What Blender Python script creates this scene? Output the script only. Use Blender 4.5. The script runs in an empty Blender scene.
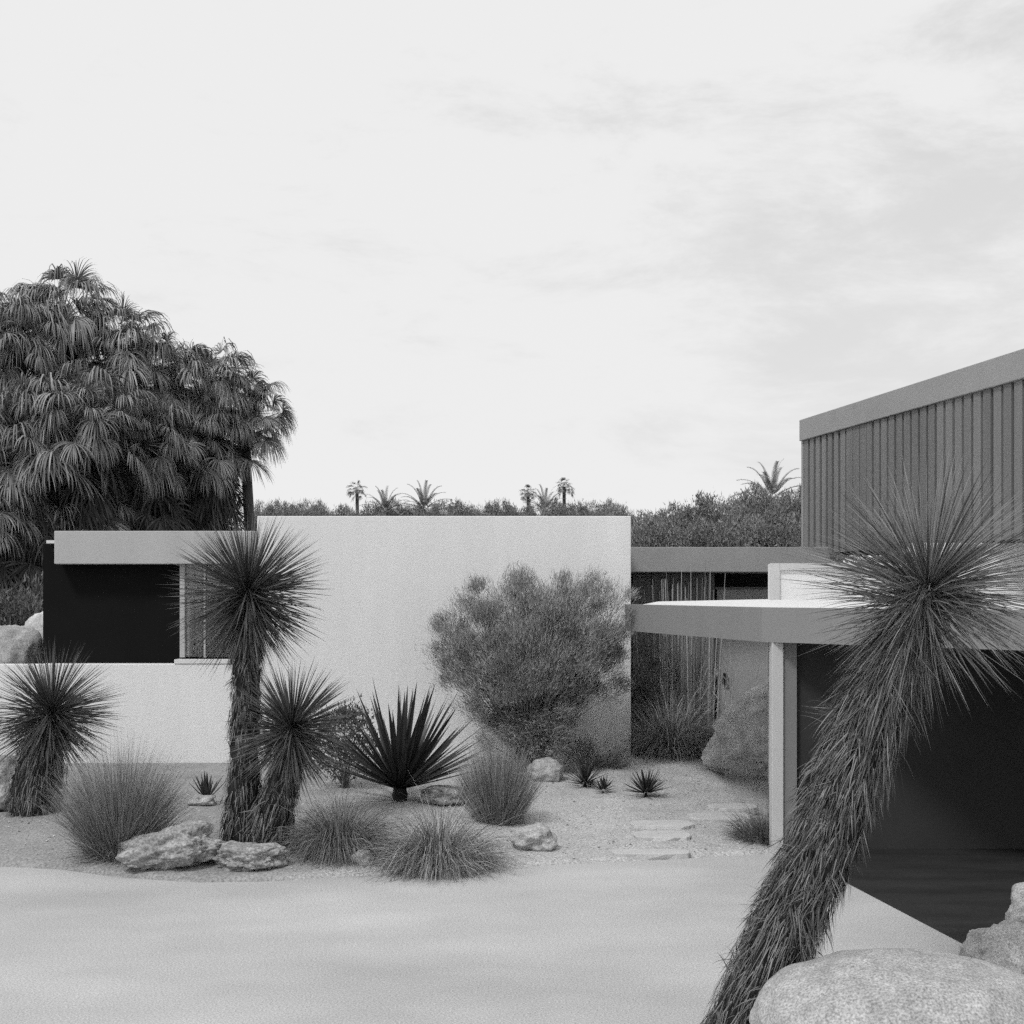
import bpy, math, random
import numpy as np
from mathutils import Vector, noise as mnoise

random.seed(7)
rng = np.random.default_rng(7)
S = bpy.context.scene
COL = S.collection
F = 1330.0      # focal length in pixels
HY = 594.0      # row of the horizon
H = 2.75        # eye height
PI = math.pi

# ------------------------------------------------------------------ helpers
def X_at(px, d): return (px - 512.0) * d / F
def Z_at(py, d): return H - (py - HY) * d / F
def P3(px, py, d): return np.array([X_at(px, d), d, Z_at(py, d)])

CURB = [(-900, 866), (-300, 862), (0, 866), (60, 869), (120, 877), (200, 882), (270, 881), (350, 876),
        (420, 872), (500, 868), (560, 864), (650, 860), (720, 856), (784, 853)]
CX = np.array([X_at(p, H * F / (q - HY)) for p, q in CURB] + [3.0, 30.0])
CY = np.array([H * F / (q - HY) for p, q in CURB] + [16.0, 16.0])

def fbm(x, y, s):
    return mnoise.noise((x * s, y * s, 3.7)) + 0.5 * mnoise.noise((x * s * 2.1, y * s * 2.1, 9.1))

def ground_h(x, y):
    t = y - float(np.interp(x, CX, CY))
    if t <= 0.0: return -0.05
    e = min(1.0, t / 0.10)
    u = min(1.0, t / 6.6)
    h = -0.05 + 0.065 * e + 0.27 * u
    h -= 0.11 * u * min(1.0, max(0.0, (-x - 1.8) / 1.6))
    h += 0.14 * math.exp(-((x + 3.6) / 2.2) ** 2 - ((t - 2.0) / 1.3) ** 2)
    h += 0.08 * math.exp(-((x + 1.0) / 1.2) ** 2 - ((t - 2.2) / 1.2) ** 2)
    h += 0.018 * fbm(x, y, 0.9) * min(1.0, t / 0.5)
    return h

def on_ground(px, py):
    z = 0.0
    for _ in range(40):
        d = (H - z) * F / (py - HY)
        z = 0.5 * z + 0.5 * max(0.0, ground_h(X_at(px, d), d))
    return np.array([X_at(px, d), d, ground_h(X_at(px, d), d)])

def mesh_np(name, verts, quads, smooth=False):
    me = bpy.data.meshes.new(name)
    verts = np.asarray(verts, np.float32).reshape(-1, 3)
    quads = np.asarray(quads, np.int32).reshape(-1, 4)
    n = len(quads)
    me.vertices.add(len(verts)); me.vertices.foreach_set('co', verts.ravel())
    me.loops.add(n * 4); me.loops.foreach_set('vertex_index', quads.ravel())
    me.polygons.add(n)
    me.polygons.foreach_set('loop_start', np.arange(0, n * 4, 4, dtype=np.int32))
    me.polygons.foreach_set('use_smooth', np.full(n, bool(smooth)))
    me.update(calc_edges=True)
    return me

class MB:
    """collects quads"""
    def __init__(self): self.v = []; self.q = []; self.n = 0
    def add(self, v, q):
        v = np.asarray(v, float).reshape(-1, 3); q = np.asarray(q, int).reshape(-1, 4)
        self.v.append(v); self.q.append(q + self.n); self.n += len(v)
    def mesh(self, name, smooth=False):
        return mesh_np(name, np.concatenate(self.v), np.concatenate(self.q), smooth)
    def build(self, name, m, parent=None, smooth=False, bevel=0.0, origin=None):
        if origin is not None: self.v = [v - np.asarray(origin) for v in self.v]
        return link(name, self.mesh(name, smooth), m, parent, bevel, None if (parent is not None) else origin)
    def box(self, x0, x1, y0, y1, z0, z1):
        v = [(x, y, z) for z in (z0, z1) for x, y in ((x0, y0), (x1, y0), (x1, y1), (x0, y1))]
        self.add(v, [(3, 2, 1, 0), (4, 5, 6, 7), (0, 1, 5, 4), (1, 2, 6, 5), (2, 3, 7, 6), (3, 0, 4, 7)])
    def prism(self, poly, z0, z1):
        """quad-faced prism over a 4-point plan"""
        v = [(x, y, z0) for x, y in poly] + [(x, y, z1) for x, y in poly]
        self.add(v, [(3, 2, 1, 0), (4, 5, 6, 7), (0, 1, 5, 4), (1, 2, 6, 5), (2, 3, 7, 6), (3, 0, 4, 7)])
    def tube(self, path, radii, n=8, rough=0.0):
        path = np.asarray(path, float); m = len(path)
        radii = np.broadcast_to(np.asarray(radii, float), (m,))
        T = np.gradient(path, axis=0); T /= np.linalg.norm(T, axis=1)[:, None] + 1e-9
        ref = np.array([0.0, 1.0, 0.05]); V = []
        for i in range(m):
            a = np.cross(T[i], ref); a /= np.linalg.norm(a) + 1e-9
            b = np.cross(T[i], a)
            for k in range(n):
                t = 2 * PI * k / n
                r = radii[i] * (1 + rough * rng.uniform(-1, 1))
                V.append(path[i] + r * (math.cos(t) * a + math.sin(t) * b))
        Q = []
        for i in range(m - 1):
            for k in range(n):
                k2 = (k + 1) % n
                Q.append((i * n + k, i * n + k2, (i + 1) * n + k2, (i + 1) * n + k))
        V.append(path[-1] + T[-1] * radii[-1] * 0.3); c = len(V) - 1
        for k in range(0, n, 2):
            Q.append(((m - 1) * n + k, (m - 1) * n + (k + 1) % n, (m - 1) * n + (k + 2) % n, c))
        self.add(V, Q)
    def blades(self, base, d, length, width, droop=0.0, segs=3, side=None, power=1.5, taper=1.6, fold=0.0, w0=1.0):
        base = np.asarray(base, float); N = len(base)
        if N == 0: return
        d = np.asarray(d, float); d = d / (np.linalg.norm(d, axis=1)[:, None] + 1e-9)
        length = np.broadcast_to(np.asarray(length, float), (N,)); width = np.broadcast_to(np.asarray(width, float), (N,))
        droop = np.broadcast_to(np.asarray(droop, float), (N,))
        if side is None:
            r = rng.normal(size=(N, 3)); side = np.cross(d, r)
        side = side / (np.linalg.norm(side, axis=1)[:, None] + 1e-9)
        p = base.copy(); rows = []
        ac = 3 if fold else 2
        for k in range(segs + 1):
            t = k / segs
            w = width * max(0.03, (1 - t ** taper)) * (w0 + (1 - w0) * min(1.0, t * 3)) * 0.5
            dd = d + droop[:, None] * (t ** power) * np.array([0, 0, -1.0])
            dd /= np.linalg.norm(dd, axis=1)[:, None] + 1e-9
            if ac == 2:
                rows.append(np.stack([p - side * w[:, None], p + side * w[:, None]], 1))
            else:
                nrm = np.cross(dd, side)
                rows.append(np.stack([p - side * w[:, None] + nrm * (fold * w)[:, None], p, p + side * w[:, None] + nrm * (fold * w)[:, None]], 1))
            p = p + dd * (length / segs)[:, None]
        V = np.stack(rows, 1)           # N, segs+1, ac, 3
        idx = np.arange(N * (segs + 1) * ac).reshape(N, segs + 1, ac)
        Q = []
        for c in range(ac - 1):
            Q.append(np.stack([idx[:, :-1, c], idx[:, :-1, c + 1], idx[:, 1:, c + 1], idx[:, 1:, c]], -1).reshape(-1, 4))
        self.add(V, np.concatenate(Q))

def link(name, me, m, parent=None, bevel=0.0, loc=None):
    o = bpy.data.objects.new(name, me); COL.objects.link(o)
    if m is not None:
        me.materials.clear(); me.materials.append(m)
    if parent is not None: o.parent = parent
    if loc is not None: o.location = [float(c) for c in loc]
    if bevel:
        b = o.modifiers.new('bevel', 'BEVEL'); b.width = bevel; b.segments = 2; b.limit_method = 'ANGLE'
    return o

def tag(o, label, cat, group=None):
    o['label'] = label; o['category'] = cat
    if group: o['group'] = group
    return o

def thing(name, label, cat, loc=(0, 0, 0), group=None):
    o = bpy.data.objects.new(name, None); COL.objects.link(o)
    o.location = [float(c) for c in loc]; o.empty_display_size = 0.2
    return tag(o, label, cat, group)

def struct(o): o['kind'] = 'structure'; return o

# ------------------------------------------------------------------ materials (black and white photograph: every tone is a grey)
def mat(name, v, rough=0.8, var=0.0, scale=8.0, stretch=(1, 1, 1), island=0.0, bump=0.0, bscale=60.0, spec=0.3,
        speck=0.0, sscale=200.0, big=0.0, bigscale=0.6, coords='Object', metal=0.0, transl=0.0):
    m = bpy.data.materials.new(name); m.use_nodes = True
    nt = m.node_tree; N = nt.nodes; L = nt.links
    bsdf = N['Principled BSDF']
    bsdf.inputs['Roughness'].default_value = rough
    bsdf.inputs['Specular IOR Level'].default_value = spec
    bsdf.inputs['Metallic'].default_value = metal
    tc = N.new('ShaderNodeTexCoord'); mp = N.new('ShaderNodeMapping')
    mp.inputs['Scale'].default_value = stretch
    L.new(tc.outputs[coords], mp.inputs['Vector'])
    val = N.new('ShaderNodeValue'); val.outputs[0].default_value = 1.0
    cur = val.outputs[0]
    def mul(sock, amount):
        nonlocal cur
        mr = N.new('ShaderNodeMapRange')
        mr.inputs['From Min'].default_value = 0.25 if amount[2] else 0.0
        mr.inputs['From Max'].default_value = 0.75 if amount[2] else 1.0
        mr.inputs['To Min'].default_value = amount[0]; mr.inputs['To Max'].default_value = amount[1]
        L.new(sock, mr.inputs['Value'])
        mm = N.new('ShaderNodeMath'); mm.operation = 'MULTIPLY'
        L.new(cur, mm.inputs[0]); L.new(mr.outputs[0], mm.inputs[1]); cur = mm.outputs[0]
    def nz(sc, detail=5.0, vec=None):
        n = N.new('ShaderNodeTexNoise'); n.inputs['Scale'].default_value = sc; n.inputs['Detail'].default_value = detail
        L.new(vec or mp.outputs['Vector'], n.inputs['Vector']); return n
    if var: mul(nz(scale).outputs['Fac'], (1 - var, 1 + var, True))
    if big: mul(nz(bigscale, 4).outputs['Fac'], (1 - big, 1 + big, True))
    if speck: mul(nz(sscale, 2, tc.outputs[coords]).outputs['Fac'], (1 - speck, 1 + speck, True))
    if island:
        g = N.new('ShaderNodeNewGeometry'); mul(g.outputs['Random Per Island'], (1 - island, 1 + island, False))
    fin = N.new('ShaderNodeMath'); fin.operation = 'MULTIPLY'; fin.use_clamp = True
    L.new(cur, fin.inputs[0]); fin.inputs[1].default_value = v
    cc = N.new('ShaderNodeCombineColor')
    for k in range(3): L.new(fin.outputs[0], cc.inputs[k])
    L.new(cc.outputs[0], bsdf.inputs['Base Color'])
    if bump:
        b = N.new('ShaderNodeBump'); b.inputs['Strength'].default_value = bump; b.inputs['Distance'].default_value = 0.02
        L.new(nz(bscale, 6, tc.outputs[coords]).outputs['Fac'], b.inputs['Height']); L.new(b.outputs[0], bsdf.inputs['Normal'])
    if transl:
        tr = N.new('ShaderNodeBsdfTranslucent'); L.new(cc.outputs[0], tr.inputs['Color'])
        mx = N.new('ShaderNodeMixShader'); mx.inputs[0].default_value = transl
        L.new(bsdf.outputs[0], mx.inputs[1]); L.new(tr.outputs[0], mx.inputs[2])
        L.new(mx.outputs[0], N['Material Output'].inputs['Surface'])
    return m

M = dict(
    stucco=mat('white_stucco', 0.69, 0.9, var=0.03, scale=4.0, stretch=(1, 1, 0.16), speck=0.06, sscale=70, bump=0.3, bscale=55, big=0.045, bigscale=0.9),
    fascia=mat('pale_grey_paint', 0.41, 0.8, var=0.05, scale=2.5, stretch=(1, 1, 0.3), speck=0.06, sscale=60, bump=0.2, bscale=60),
    grey_fascia=mat('mid_grey_paint', 0.235, 0.75, var=0.06, scale=2.5, stretch=(1, 1, 0.3), speck=0.06, sscale=60, bump=0.2, bscale=60),
    rear_fascia=mat('weathered_grey_paint', 0.295, 0.75, var=0.06, scale=2.5, speck=0.05, sscale=60, bump=0.2),
    dark=mat('painted_porch_shade', 0.010, 0.9, var=0.2, scale=1.2, spec=0.04),  # near-black colour stands in for the unlit inside of the porch
    carport=mat('shade_toned_wall', 0.045, 0.9, var=0.12, scale=1.5, speck=0.08, sscale=90, spec=0.06),  # shade of the carport interior is put into this dark wall tone
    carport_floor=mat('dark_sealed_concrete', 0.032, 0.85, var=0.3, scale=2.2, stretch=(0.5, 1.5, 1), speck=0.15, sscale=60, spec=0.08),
    soffit=mat('grey_soffit', 0.16, 0.85, var=0.05, scale=2),
    post=mat('pale_post_paint', 0.50, 0.7, var=0.05, scale=3, speck=0.04),
    post_shaded=mat('shade_toned_post_return', 0.20, 0.7, var=0.05, scale=3),  # darker copy of the post tone, painting its shaded face
    white_frame=mat('white_frame_paint', 0.62, 0.6, var=0.04, scale=4),
    louvre=mat('weathered_aluminium', 0.165, 0.55, var=0.16, scale=1.6, stretch=(2, 2, 0.2), island=0.14, spec=0.3),
    louvre_gap_shade=mat('painted_gap_shade', 0.006, 0.8),  # near-black backing that paints the shade between the louvres
    slat=mat('dark_timber_boards', 0.14, 0.7, var=0.25, scale=6, stretch=(3, 3, 0.15)),
    void=mat('painted_recess_shade', 0.02, 0.8, var=0.1),  # darkness of the shaded recess painted as a near-black wall
    door=mat('grey_flush_door', 0.33, 0.6, var=0.08, scale=4, speck=0.05),
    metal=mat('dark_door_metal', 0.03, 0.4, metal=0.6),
    gravelroof=mat('white_roof_gravel', 0.68, 0.95, speck=0.12, sscale=50, bump=0.4, bscale=30),
    ground=mat('decomposed_granite', 0.40, 0.95, var=0.13, scale=2.5, speck=0.45, sscale=42, bump=0.5, bscale=45, big=0.10, bigscale=0.5),
    drive=mat('washed_concrete', 0.425, 0.92, var=0.06, scale=1.8, stretch=(0.6, 1.0, 1), speck=0.34, sscale=70, bump=0.12, bscale=90, big=0.17, bigscale=0.6),  # stretched noise paints soft shadow bands and patches into the concrete
    paver=mat('pale_flagstone', 0.50, 0.9, var=0.08, scale=5, speck=0.12, sscale=60, bump=0.3),
    granite=mat('speckled_granite', 0.37, 0.9, var=0.25, scale=9, speck=0.5, sscale=75, big=0.08, bigscale=1.5, bump=0.5, bscale=30),
    rough_rock=mat('rough_pale_rock', 0.29, 0.95, var=0.4, scale=12, speck=0.5, sscale=45, big=0.15, bigscale=2.2, bump=0.9, bscale=22),
    dark_rock=mat('weathered_brown_rock', 0.52, 0.95, var=0.35, scale=4, speck=0.3, sscale=40, big=0.2, bigscale=1.2, bump=0.9, bscale=18),
    yucca=mat('yucca_leaf', 0.078, 0.42, island=0.65, var=0.2, scale=3, spec=0.45),
    yucca_near=mat('yucca_leaf_near', 0.17, 0.42, island=0.75, var=0.25, scale=4, spec=0.45),
    shag=mat('dead_yucca_leaf', 0.135, 0.8, island=0.95, var=0.4, scale=7, spec=0.2),
    bark=mat('fibrous_bark', 0.02, 0.95, var=0.4, scale=10, bump=0.6),
    agave=mat('dark_agave_leaf', 0.035, 0.4, island=0.4, var=0.2, scale=5, spec=0.4),
    grass=mat('bunch_grass_blade', 0.24, 0.75, island=0.75, var=0.2, scale=3, spec=0.2),
    grass_dark=mat('dark_bunch_grass_blade', 0.17, 0.75, island=0.75, var=0.2, scale=3, spec=0.2),
    bush=mat('feathery_bush_leaf', 0.27, 0.8, island=0.5, var=0.35, scale=2.2, spec=0.15),
    shrub=mat('small_shrub_leaf', 0.12, 0.7, island=0.6, var=0.3, scale=4, spec=0.2),
    twig=mat('grey_twig', 0.13, 0.9, var=0.3, scale=8),
    reed=mat('reed_stalk', 0.33, 0.7, island=0.5, var=0.2, scale=3),
    palm=mat('fan_palm_leaf', 0.205, 0.5, island=0.6, var=0.55, scale=1.1, spec=0.4, transl=0.08),
    skirt=mat('dead_palm_leaf', 0.055, 0.8, island=0.6, var=0.4, scale=0.8, spec=0.15),
    palm_trunk=mat('palm_bark', 0.06, 0.95, var=0.4, scale=4, bump=0.5),
    tree=mat('far_tree_leaf', 0.21, 0.8, island=0.5, var=0.3, scale=1.0, spec=0.15),
)
def glass_mat():
    m = bpy.data.materials.new('window_glass'); m.use_nodes = True
    N = m.node_tree.nodes; L = m.node_tree.links
    for n in list(N):
        if n.type == 'BSDF_PRINCIPLED': N.remove(n)
    fr = N.new('ShaderNodeFresnel'); fr.inputs[0].default_value = 1.6
    t = N.new('ShaderNodeBsdfTransparent'); g = N.new('ShaderNodeBsdfGlossy'); g.inputs['Roughness'].default_value = 0.02
    mx = N.new('ShaderNodeMixShader')
    L.new(fr.outputs[0], mx.inputs[0]); L.new(t.outputs[0], mx.inputs[1]); L.new(g.outputs[0], mx.inputs[2])
    L.new(mx.outputs[0], N['Material Output'].inputs['Surface'])
    return m
M['glass'] = glass_mat()

# ------------------------------------------------------------------ ground, driveway
xs = np.concatenate([[-600, -250, -110, -60, -35, -22, -15], np.arange(-12, 9.01, 0.11), [11, 15, 22, 35, 60, 110, 250, 600]])
ys = np.concatenate([[-200, -80, -30, -10, 0, 6, 9], np.arange(11.0, 15.0, 0.07), np.arange(15.0, 25.01, 0.16), [28, 34, 45, 60, 90, 150, 300, 900]])
V = np.array([[x, y, ground_h(x, y)] for y in ys for x in xs])
nx = len(xs)
ii = np.arange(len(V)).reshape(len(ys), nx)
Q = np.stack([ii[:-1, :-1], ii[:-1, 1:], ii[1:, 1:], ii[1:, :-1]], -1).reshape(-1, 4)
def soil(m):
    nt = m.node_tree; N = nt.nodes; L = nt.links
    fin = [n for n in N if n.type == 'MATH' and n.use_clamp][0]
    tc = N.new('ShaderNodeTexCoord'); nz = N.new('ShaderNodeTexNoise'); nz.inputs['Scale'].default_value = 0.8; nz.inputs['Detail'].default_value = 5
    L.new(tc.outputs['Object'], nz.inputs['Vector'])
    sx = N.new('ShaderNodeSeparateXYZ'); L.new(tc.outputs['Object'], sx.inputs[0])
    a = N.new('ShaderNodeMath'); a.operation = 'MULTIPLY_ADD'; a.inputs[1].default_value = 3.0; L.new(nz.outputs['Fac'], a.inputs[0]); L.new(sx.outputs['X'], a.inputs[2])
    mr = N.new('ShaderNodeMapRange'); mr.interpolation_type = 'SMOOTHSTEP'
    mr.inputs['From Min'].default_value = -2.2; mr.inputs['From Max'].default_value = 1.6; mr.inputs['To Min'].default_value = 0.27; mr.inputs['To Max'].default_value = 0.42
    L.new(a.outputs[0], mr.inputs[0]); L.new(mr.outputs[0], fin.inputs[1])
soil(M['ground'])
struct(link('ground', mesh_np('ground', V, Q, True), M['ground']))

dx = np.concatenate([np.linspace(CX[0] - 10, -12, 12)[:-1], np.arange(-12, 2.8, 0.15), [2.85, 2.95, 3.01, 4, 6, 9, 14, 20]])
dy = np.interp(dx, CX, CY)
V = []
rows = [(0.0, -0.06), (0.012, -0.002), (0.05, 0.0), (1.5, 0.0), (4.0, 0.0), (9.0, 0.0), (40.0, 0.0)]
for back, z in rows:
    for x, y in zip(dx, dy): V.append((x, y - back, z))
nx = len(dx); ii = np.arange(len(V)).reshape(len(rows), nx)
Q = np.stack([ii[:-1, :-1], ii[1:, :-1], ii[1:, 1:], ii[:-1, 1:]], -1).reshape(-1, 4)
struct(link('driveway', mesh_np('driveway', V, Q, False), M['drive']))

# dark sealed floor of the carport, its edge running out towards the viewer
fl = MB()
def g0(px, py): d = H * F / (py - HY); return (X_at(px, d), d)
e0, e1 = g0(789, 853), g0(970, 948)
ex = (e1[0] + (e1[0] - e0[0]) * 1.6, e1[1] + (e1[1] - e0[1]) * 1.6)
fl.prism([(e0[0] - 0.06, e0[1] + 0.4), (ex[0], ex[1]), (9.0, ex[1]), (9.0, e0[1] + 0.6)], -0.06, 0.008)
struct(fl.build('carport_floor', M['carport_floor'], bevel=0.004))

# ------------------------------------------------------------------ white house
D = 20.24
house = thing('white_house', 'flat roofed white stucco house wing with a dark screened opening under a pale fascia', 'house', (-2.0, D, 0.0))
HO = (-2.0, D, 0.0)
xl, xr, xm = X_at(40, D), X_at(631, D), X_at(257, D)
w = MB(); w.box(xm, xr, D, D + 4.9, -0.2, Z_at(516, D))
w.build('wall', M['stucco'], house, bevel=0.012, origin=HO)
w = MB(); w.box(X_at(55, D) - 0.23, xm - 0.003, D + 0.02, D + 0.26, -0.2, Z_at(664, D))
w.build('parapet', M['stucco'], house, bevel=0.012, origin=HO)
w = MB(); w.box(X_at(55, D), xm - 0.003, D - 0.04, D + 4.5, Z_at(564, D), Z_at(531, D))
w.build('fascia', M['fascia'], house, bevel=0.01, origin=HO)
w = MB(); w.box(X_at(44, D), X_at(55, D) - 0.003, D + 0.1, D + 4.2, Z_at(543, D), Z_at(540, D))
w.build('roof_edge', M['white_frame'], house, origin=HO)
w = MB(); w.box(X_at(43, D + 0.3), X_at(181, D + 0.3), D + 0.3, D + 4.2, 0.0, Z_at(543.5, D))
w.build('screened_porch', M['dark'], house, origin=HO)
# sill
w = MB(); w.box(X_at(174, D), xm - 0.004, D + 0.005, D + 0.30, Z_at(664, D) + 0.003, Z_at(659.5, D))
w.build('sill', M['white_frame'], house, bevel=0.006, origin=HO)
win = MB(); zt, zb = Z_at(564, D) - 0.003, Z_at(658, D) + 0.003
for a, b in ((178, 183), (202, 204), (235, 239)):
    win.box(X_at(a, D), X_at(b, D), D + 0.1, D + 0.2, zb, zt)
window = win.build('window', M['fascia'], house, bevel=0.005, origin=HO)
pn = MB(); pn.box(X_at(184, D), xm - 0.01, D + 0.145, D + 0.155, zb, zt)
pn.build('pane', M['glass'], window, origin=HO)
cu = MB(); n = 120; x0, x1 = X_at(180, D), xm - 0.01
V = []
for z in (zb, zt):
    for k in range(n + 1):
        t = k / n; V.append((x0 + (x1 - x0) * t, D + 0.30 + 0.03 * math.sin(t * 48) + 0.015 * math.sin(t * 21), z))
cu.add(V, [(k, k + 1, n + 2 + k, n + 1 + k) for k in range(n)])
M['curtain'] = mat('reflection_streak_curtain', 0.30, 0.9, var=0.15, scale=2, stretch=(4, 1, 0.4))  # vertical tone streaks stand in for trees reflected in the glass
cu.build('curtain', M['curtain'], window, smooth=True, origin=HO)
# garden wall running on to the side
w = MB(); w.box(-14.0, X_at(55, D) - 0.235, D + 0.02, D + 0.26, -0.2, Z_at(664.5, D))
gw = w.build('garden_wall', M['stucco'], bevel=0.012, origin=(-9.0, D, 0))
tag(gw, 'low white stucco garden wall running on from the house below the boulders', 'wall')

# ------------------------------------------------------------------ rear wing with the door
DR = 23.0
rear = thing('rear_wing', 'low shaded house wing with grey roof fascia, timber boards and a door', 'house', (3.0, DR, 0.0))
RO = (3.0, DR, 0.0)
w = MB(); w.box(xr + 0.02, X_at(836, DR), DR, DR + 4.5, Z_at(572, DR), Z_at(547, DR))
w.build('fascia', M['rear_fascia'], rear, bevel=0.01, origin=RO)
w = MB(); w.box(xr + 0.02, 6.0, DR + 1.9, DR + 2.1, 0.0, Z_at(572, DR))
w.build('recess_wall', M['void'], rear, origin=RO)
w = MB(); x = X_at(633, DR + 0.7)
while x < X_at(714, DR + 0.7):
    w.box(x, x + 0.108, DR + 0.7 + 0.02 * rng.uniform(), DR + 0.78, 0.0, Z_at(572, DR) - 0.02); x += 0.112
w.build('board_wall', M['slat'], rear, origin=RO)
dr = MB(); dr.box(X_at(717, DR + 0.9), X_at(772, DR + 0.9), DR + 0.9, DR + 0.96, 0.2, Z_at(589, DR + 0.9))
door = dr.build('door', M['door'], rear, bevel=0.005, origin=RO)
dh = MB()
for py in (675, 681):
    c = P3(725, py, DR + 0.87); r = 0.035 if py == 675 else 0.05
    dh.box(c[0] - r, c[0] + r, c[1] - 0.05, c[1] + 0.028, c[2] - r, c[2] + r)
dh.build('handle', M['metal'], door, bevel=0.012, origin=RO)
tr = MB(); tr.box(X_at(715, DR + 0.85), X_at(772, DR + 0.85), DR + 0.83, DR + 0.885, Z_at(589, DR + 0.85), Z_at(587, DR + 0.85))
tr.build('transom', M['slat'], rear, origin=RO)

# ------------------------------------------------------------------ carport
A = (X_at(625, 18.7), 18.7); B = (X_at(762, 14.3), 14.3); C = (X_at(1024, 12.1), 12.1); E = (C[0] + (C[0] - B[0]) * 1.5, C[1] + (C[1] - B[1]) * 1.5)
ZT, ZB = 2.605, 2.235
cp = thing('carport', 'low carport with deep mid grey fascia, pale corner post and dark interior', 'carport', (3.2, 14.6, 0.0))
CO = (3.2, 14.6, 0.0)
w = MB()
def off(p, q, t):
    d = np.array(q) - np.array(p); nrm = np.array([-d[1], d[0]]) / np.linalg.norm(d)
    if nrm[1] < 0: nrm = -nrm
    return tuple(np.array(p) + nrm * t), tuple(np.array(q) + nrm * t)
A2, B2a = off(A, B, 0.12); B2b, C2 = off(B, C, 0.12); _, E2 = off(C, E, 0.12)
B2 = (B[0] + 0.16, B[1] + 0.12)
w.prism([A, B, B2, (A[0] + 0.15, A[1] + 0.02)], ZB, ZT)
w.prism([B, E, (E[0], E[1] + 0.16), B2], ZB, ZT)
w.build('fascia', M['grey_fascia'], cp, origin=CO)
r = MB()
A3 = (A[0] + 0.16, A[1] + 0.03); AB = (A[0] + 0.55, 19.5); R3 = (3.62, 18.5)
def rz(p): return float(np.clip(ZT - 0.012 + 0.0155 * max(0, p[1] - 14) + 0.004 * max(0, p[0] - 2), ZT - 0.012, 2.695))
pts = [A3, B2, (3.62, 17.99), R3, AB]
v = [(*B2, rz(B2) - 0.02), (3.62, 18.0, 2.675), (3.62, 18.5, 2.68), (*AB, 2.64), (*A3, ZT - 0.02)]
v2 = [(E[0], E[1] + 0.16, ZT - 0.02), (E[0], 18.0, 2.675)]
top = v + v2
low = [(a, b, ZB + 0.02) for a, b, c in top]
r.add(top + low, [(4, 0, 1, 3), (3, 1, 2, 2), (0, 5, 6, 1), (11, 10, 8, 7), (8, 10, 9, 9), (7, 8, 13, 12), (4, 3, 10, 11), (3, 2, 9, 10), (2, 1, 8, 9), (5, 12, 13, 6)])
# triangulated via degenerate quads is avoided below
r = MB()
me = bpy.data.meshes.new('roof_deck')
me.from_pydata([tuple(np.array(p) - np.array(CO)) for p in top], [], [(4, 0, 1, 3), (3, 1, 2), (0, 5, 6, 1)])
link('roof_deck', me, M['gravelroof'], cp)
me = bpy.data.meshes.new('soffit')
me.from_pydata([tuple(np.array(p) - np.array(CO)) for p in low], [], [(3, 1, 0, 4), (2, 1, 3), (1, 6, 5, 0)])
link('soffit', me, M['soffit'], cp)
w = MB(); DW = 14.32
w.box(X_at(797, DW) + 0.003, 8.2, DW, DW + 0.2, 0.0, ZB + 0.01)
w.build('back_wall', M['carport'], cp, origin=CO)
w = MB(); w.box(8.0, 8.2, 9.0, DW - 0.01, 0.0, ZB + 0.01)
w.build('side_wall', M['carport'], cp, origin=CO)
w = MB(); w.box(X_at(772, 14.2), X_at(783.5, 14.2), 14.2, 14.36, -0.05, ZB + 0.01)
w.build('post', M['post'], cp, bevel=0.006, origin=CO)
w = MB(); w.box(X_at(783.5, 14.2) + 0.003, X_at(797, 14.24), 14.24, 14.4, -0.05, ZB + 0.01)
w.build('wall_end', M['post_shaded'], cp, bevel=0.004, origin=CO)

# white wall behind the carport roof and the block carrying the upper storey
DU = 18.0
up = thing('upper_wall', 'bright white wall panel with a raised edge behind the carport roof', 'wall', (4.0, DU, 0.0))
UO = (4.0, DU, 0.0)
w = MB(); xw = X_at(771, DU); w.box(xw, 5.4, DU, DU + 0.22, 0.0, Z_at(564, DU)); w.build('wall', M['stucco'], up, bevel=0.01, origin=UO)
w = MB(); w.box(xw - 0.02, xw + 0.11, DU - 0.04, DU - 0.003, 2.55, Z_at(564, DU) + 0.01)
w.box(xw + 0.113, 5.4, DU - 0.04, DU - 0.003, Z_at(570, DU), Z_at(564, DU) + 0.01)
w.build('frame', M['post'], up, origin=UO)
w = MB(); w.box(5.403, 12.0, DU - 0.1, DU + 0.6, 0.0, 3.44); w.box(6.7, 12.0, DU + 0.6, DU + 7.5, 0.0, 3.44); w.build('side_block', M['stucco'], up, bevel=0.01, origin=UO)
for o in (rear, up): pass

# ------------------------------------------------------------------ upper storey with vertical louvres
pv = thing('louvred_pavilion', 'upper storey clad in grey vertical louvres under a slanting pale roof band', 'pavilion', (5.2, 24.0, 3.45))
PO = np.array([5.2, 24.0, 3.45])
far = np.array([X_at(803, 24.0), 24.0]); ax = np.array([0.1886, -0.982]); nrm = np.array([0.982, 0.1886])
Ltot = 10.5
def bar(mb, s0, s1, d0, d1, z0, z1, twist=0.0):
    poly = []
    for s, d in ((s0, d0), (s1, d0), (s1, d1), (s0, d1)):
        p = far + ax * s + nrm * d; poly.append(tuple(p))
    mb.prism(poly, z0, z1)
zt_out = Z_at(420, 24.0); zt_in = Z_at(441, 24.0)
w = MB(); bar(w, -0.03, Ltot, -0.06, 8.0, zt_in, zt_out); w.build('roof_band', M['rear_fascia'], pv, bevel=0.01, origin=PO)
w = MB(); bar(w, 0.05, Ltot - 0.05, 0.14, 7.5, 3.45, zt_in - 0.003); w.build('wall', M['louvre_gap_shade'], pv, origin=PO)
lv = MB(); sp = 0.09; k = 0
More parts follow.
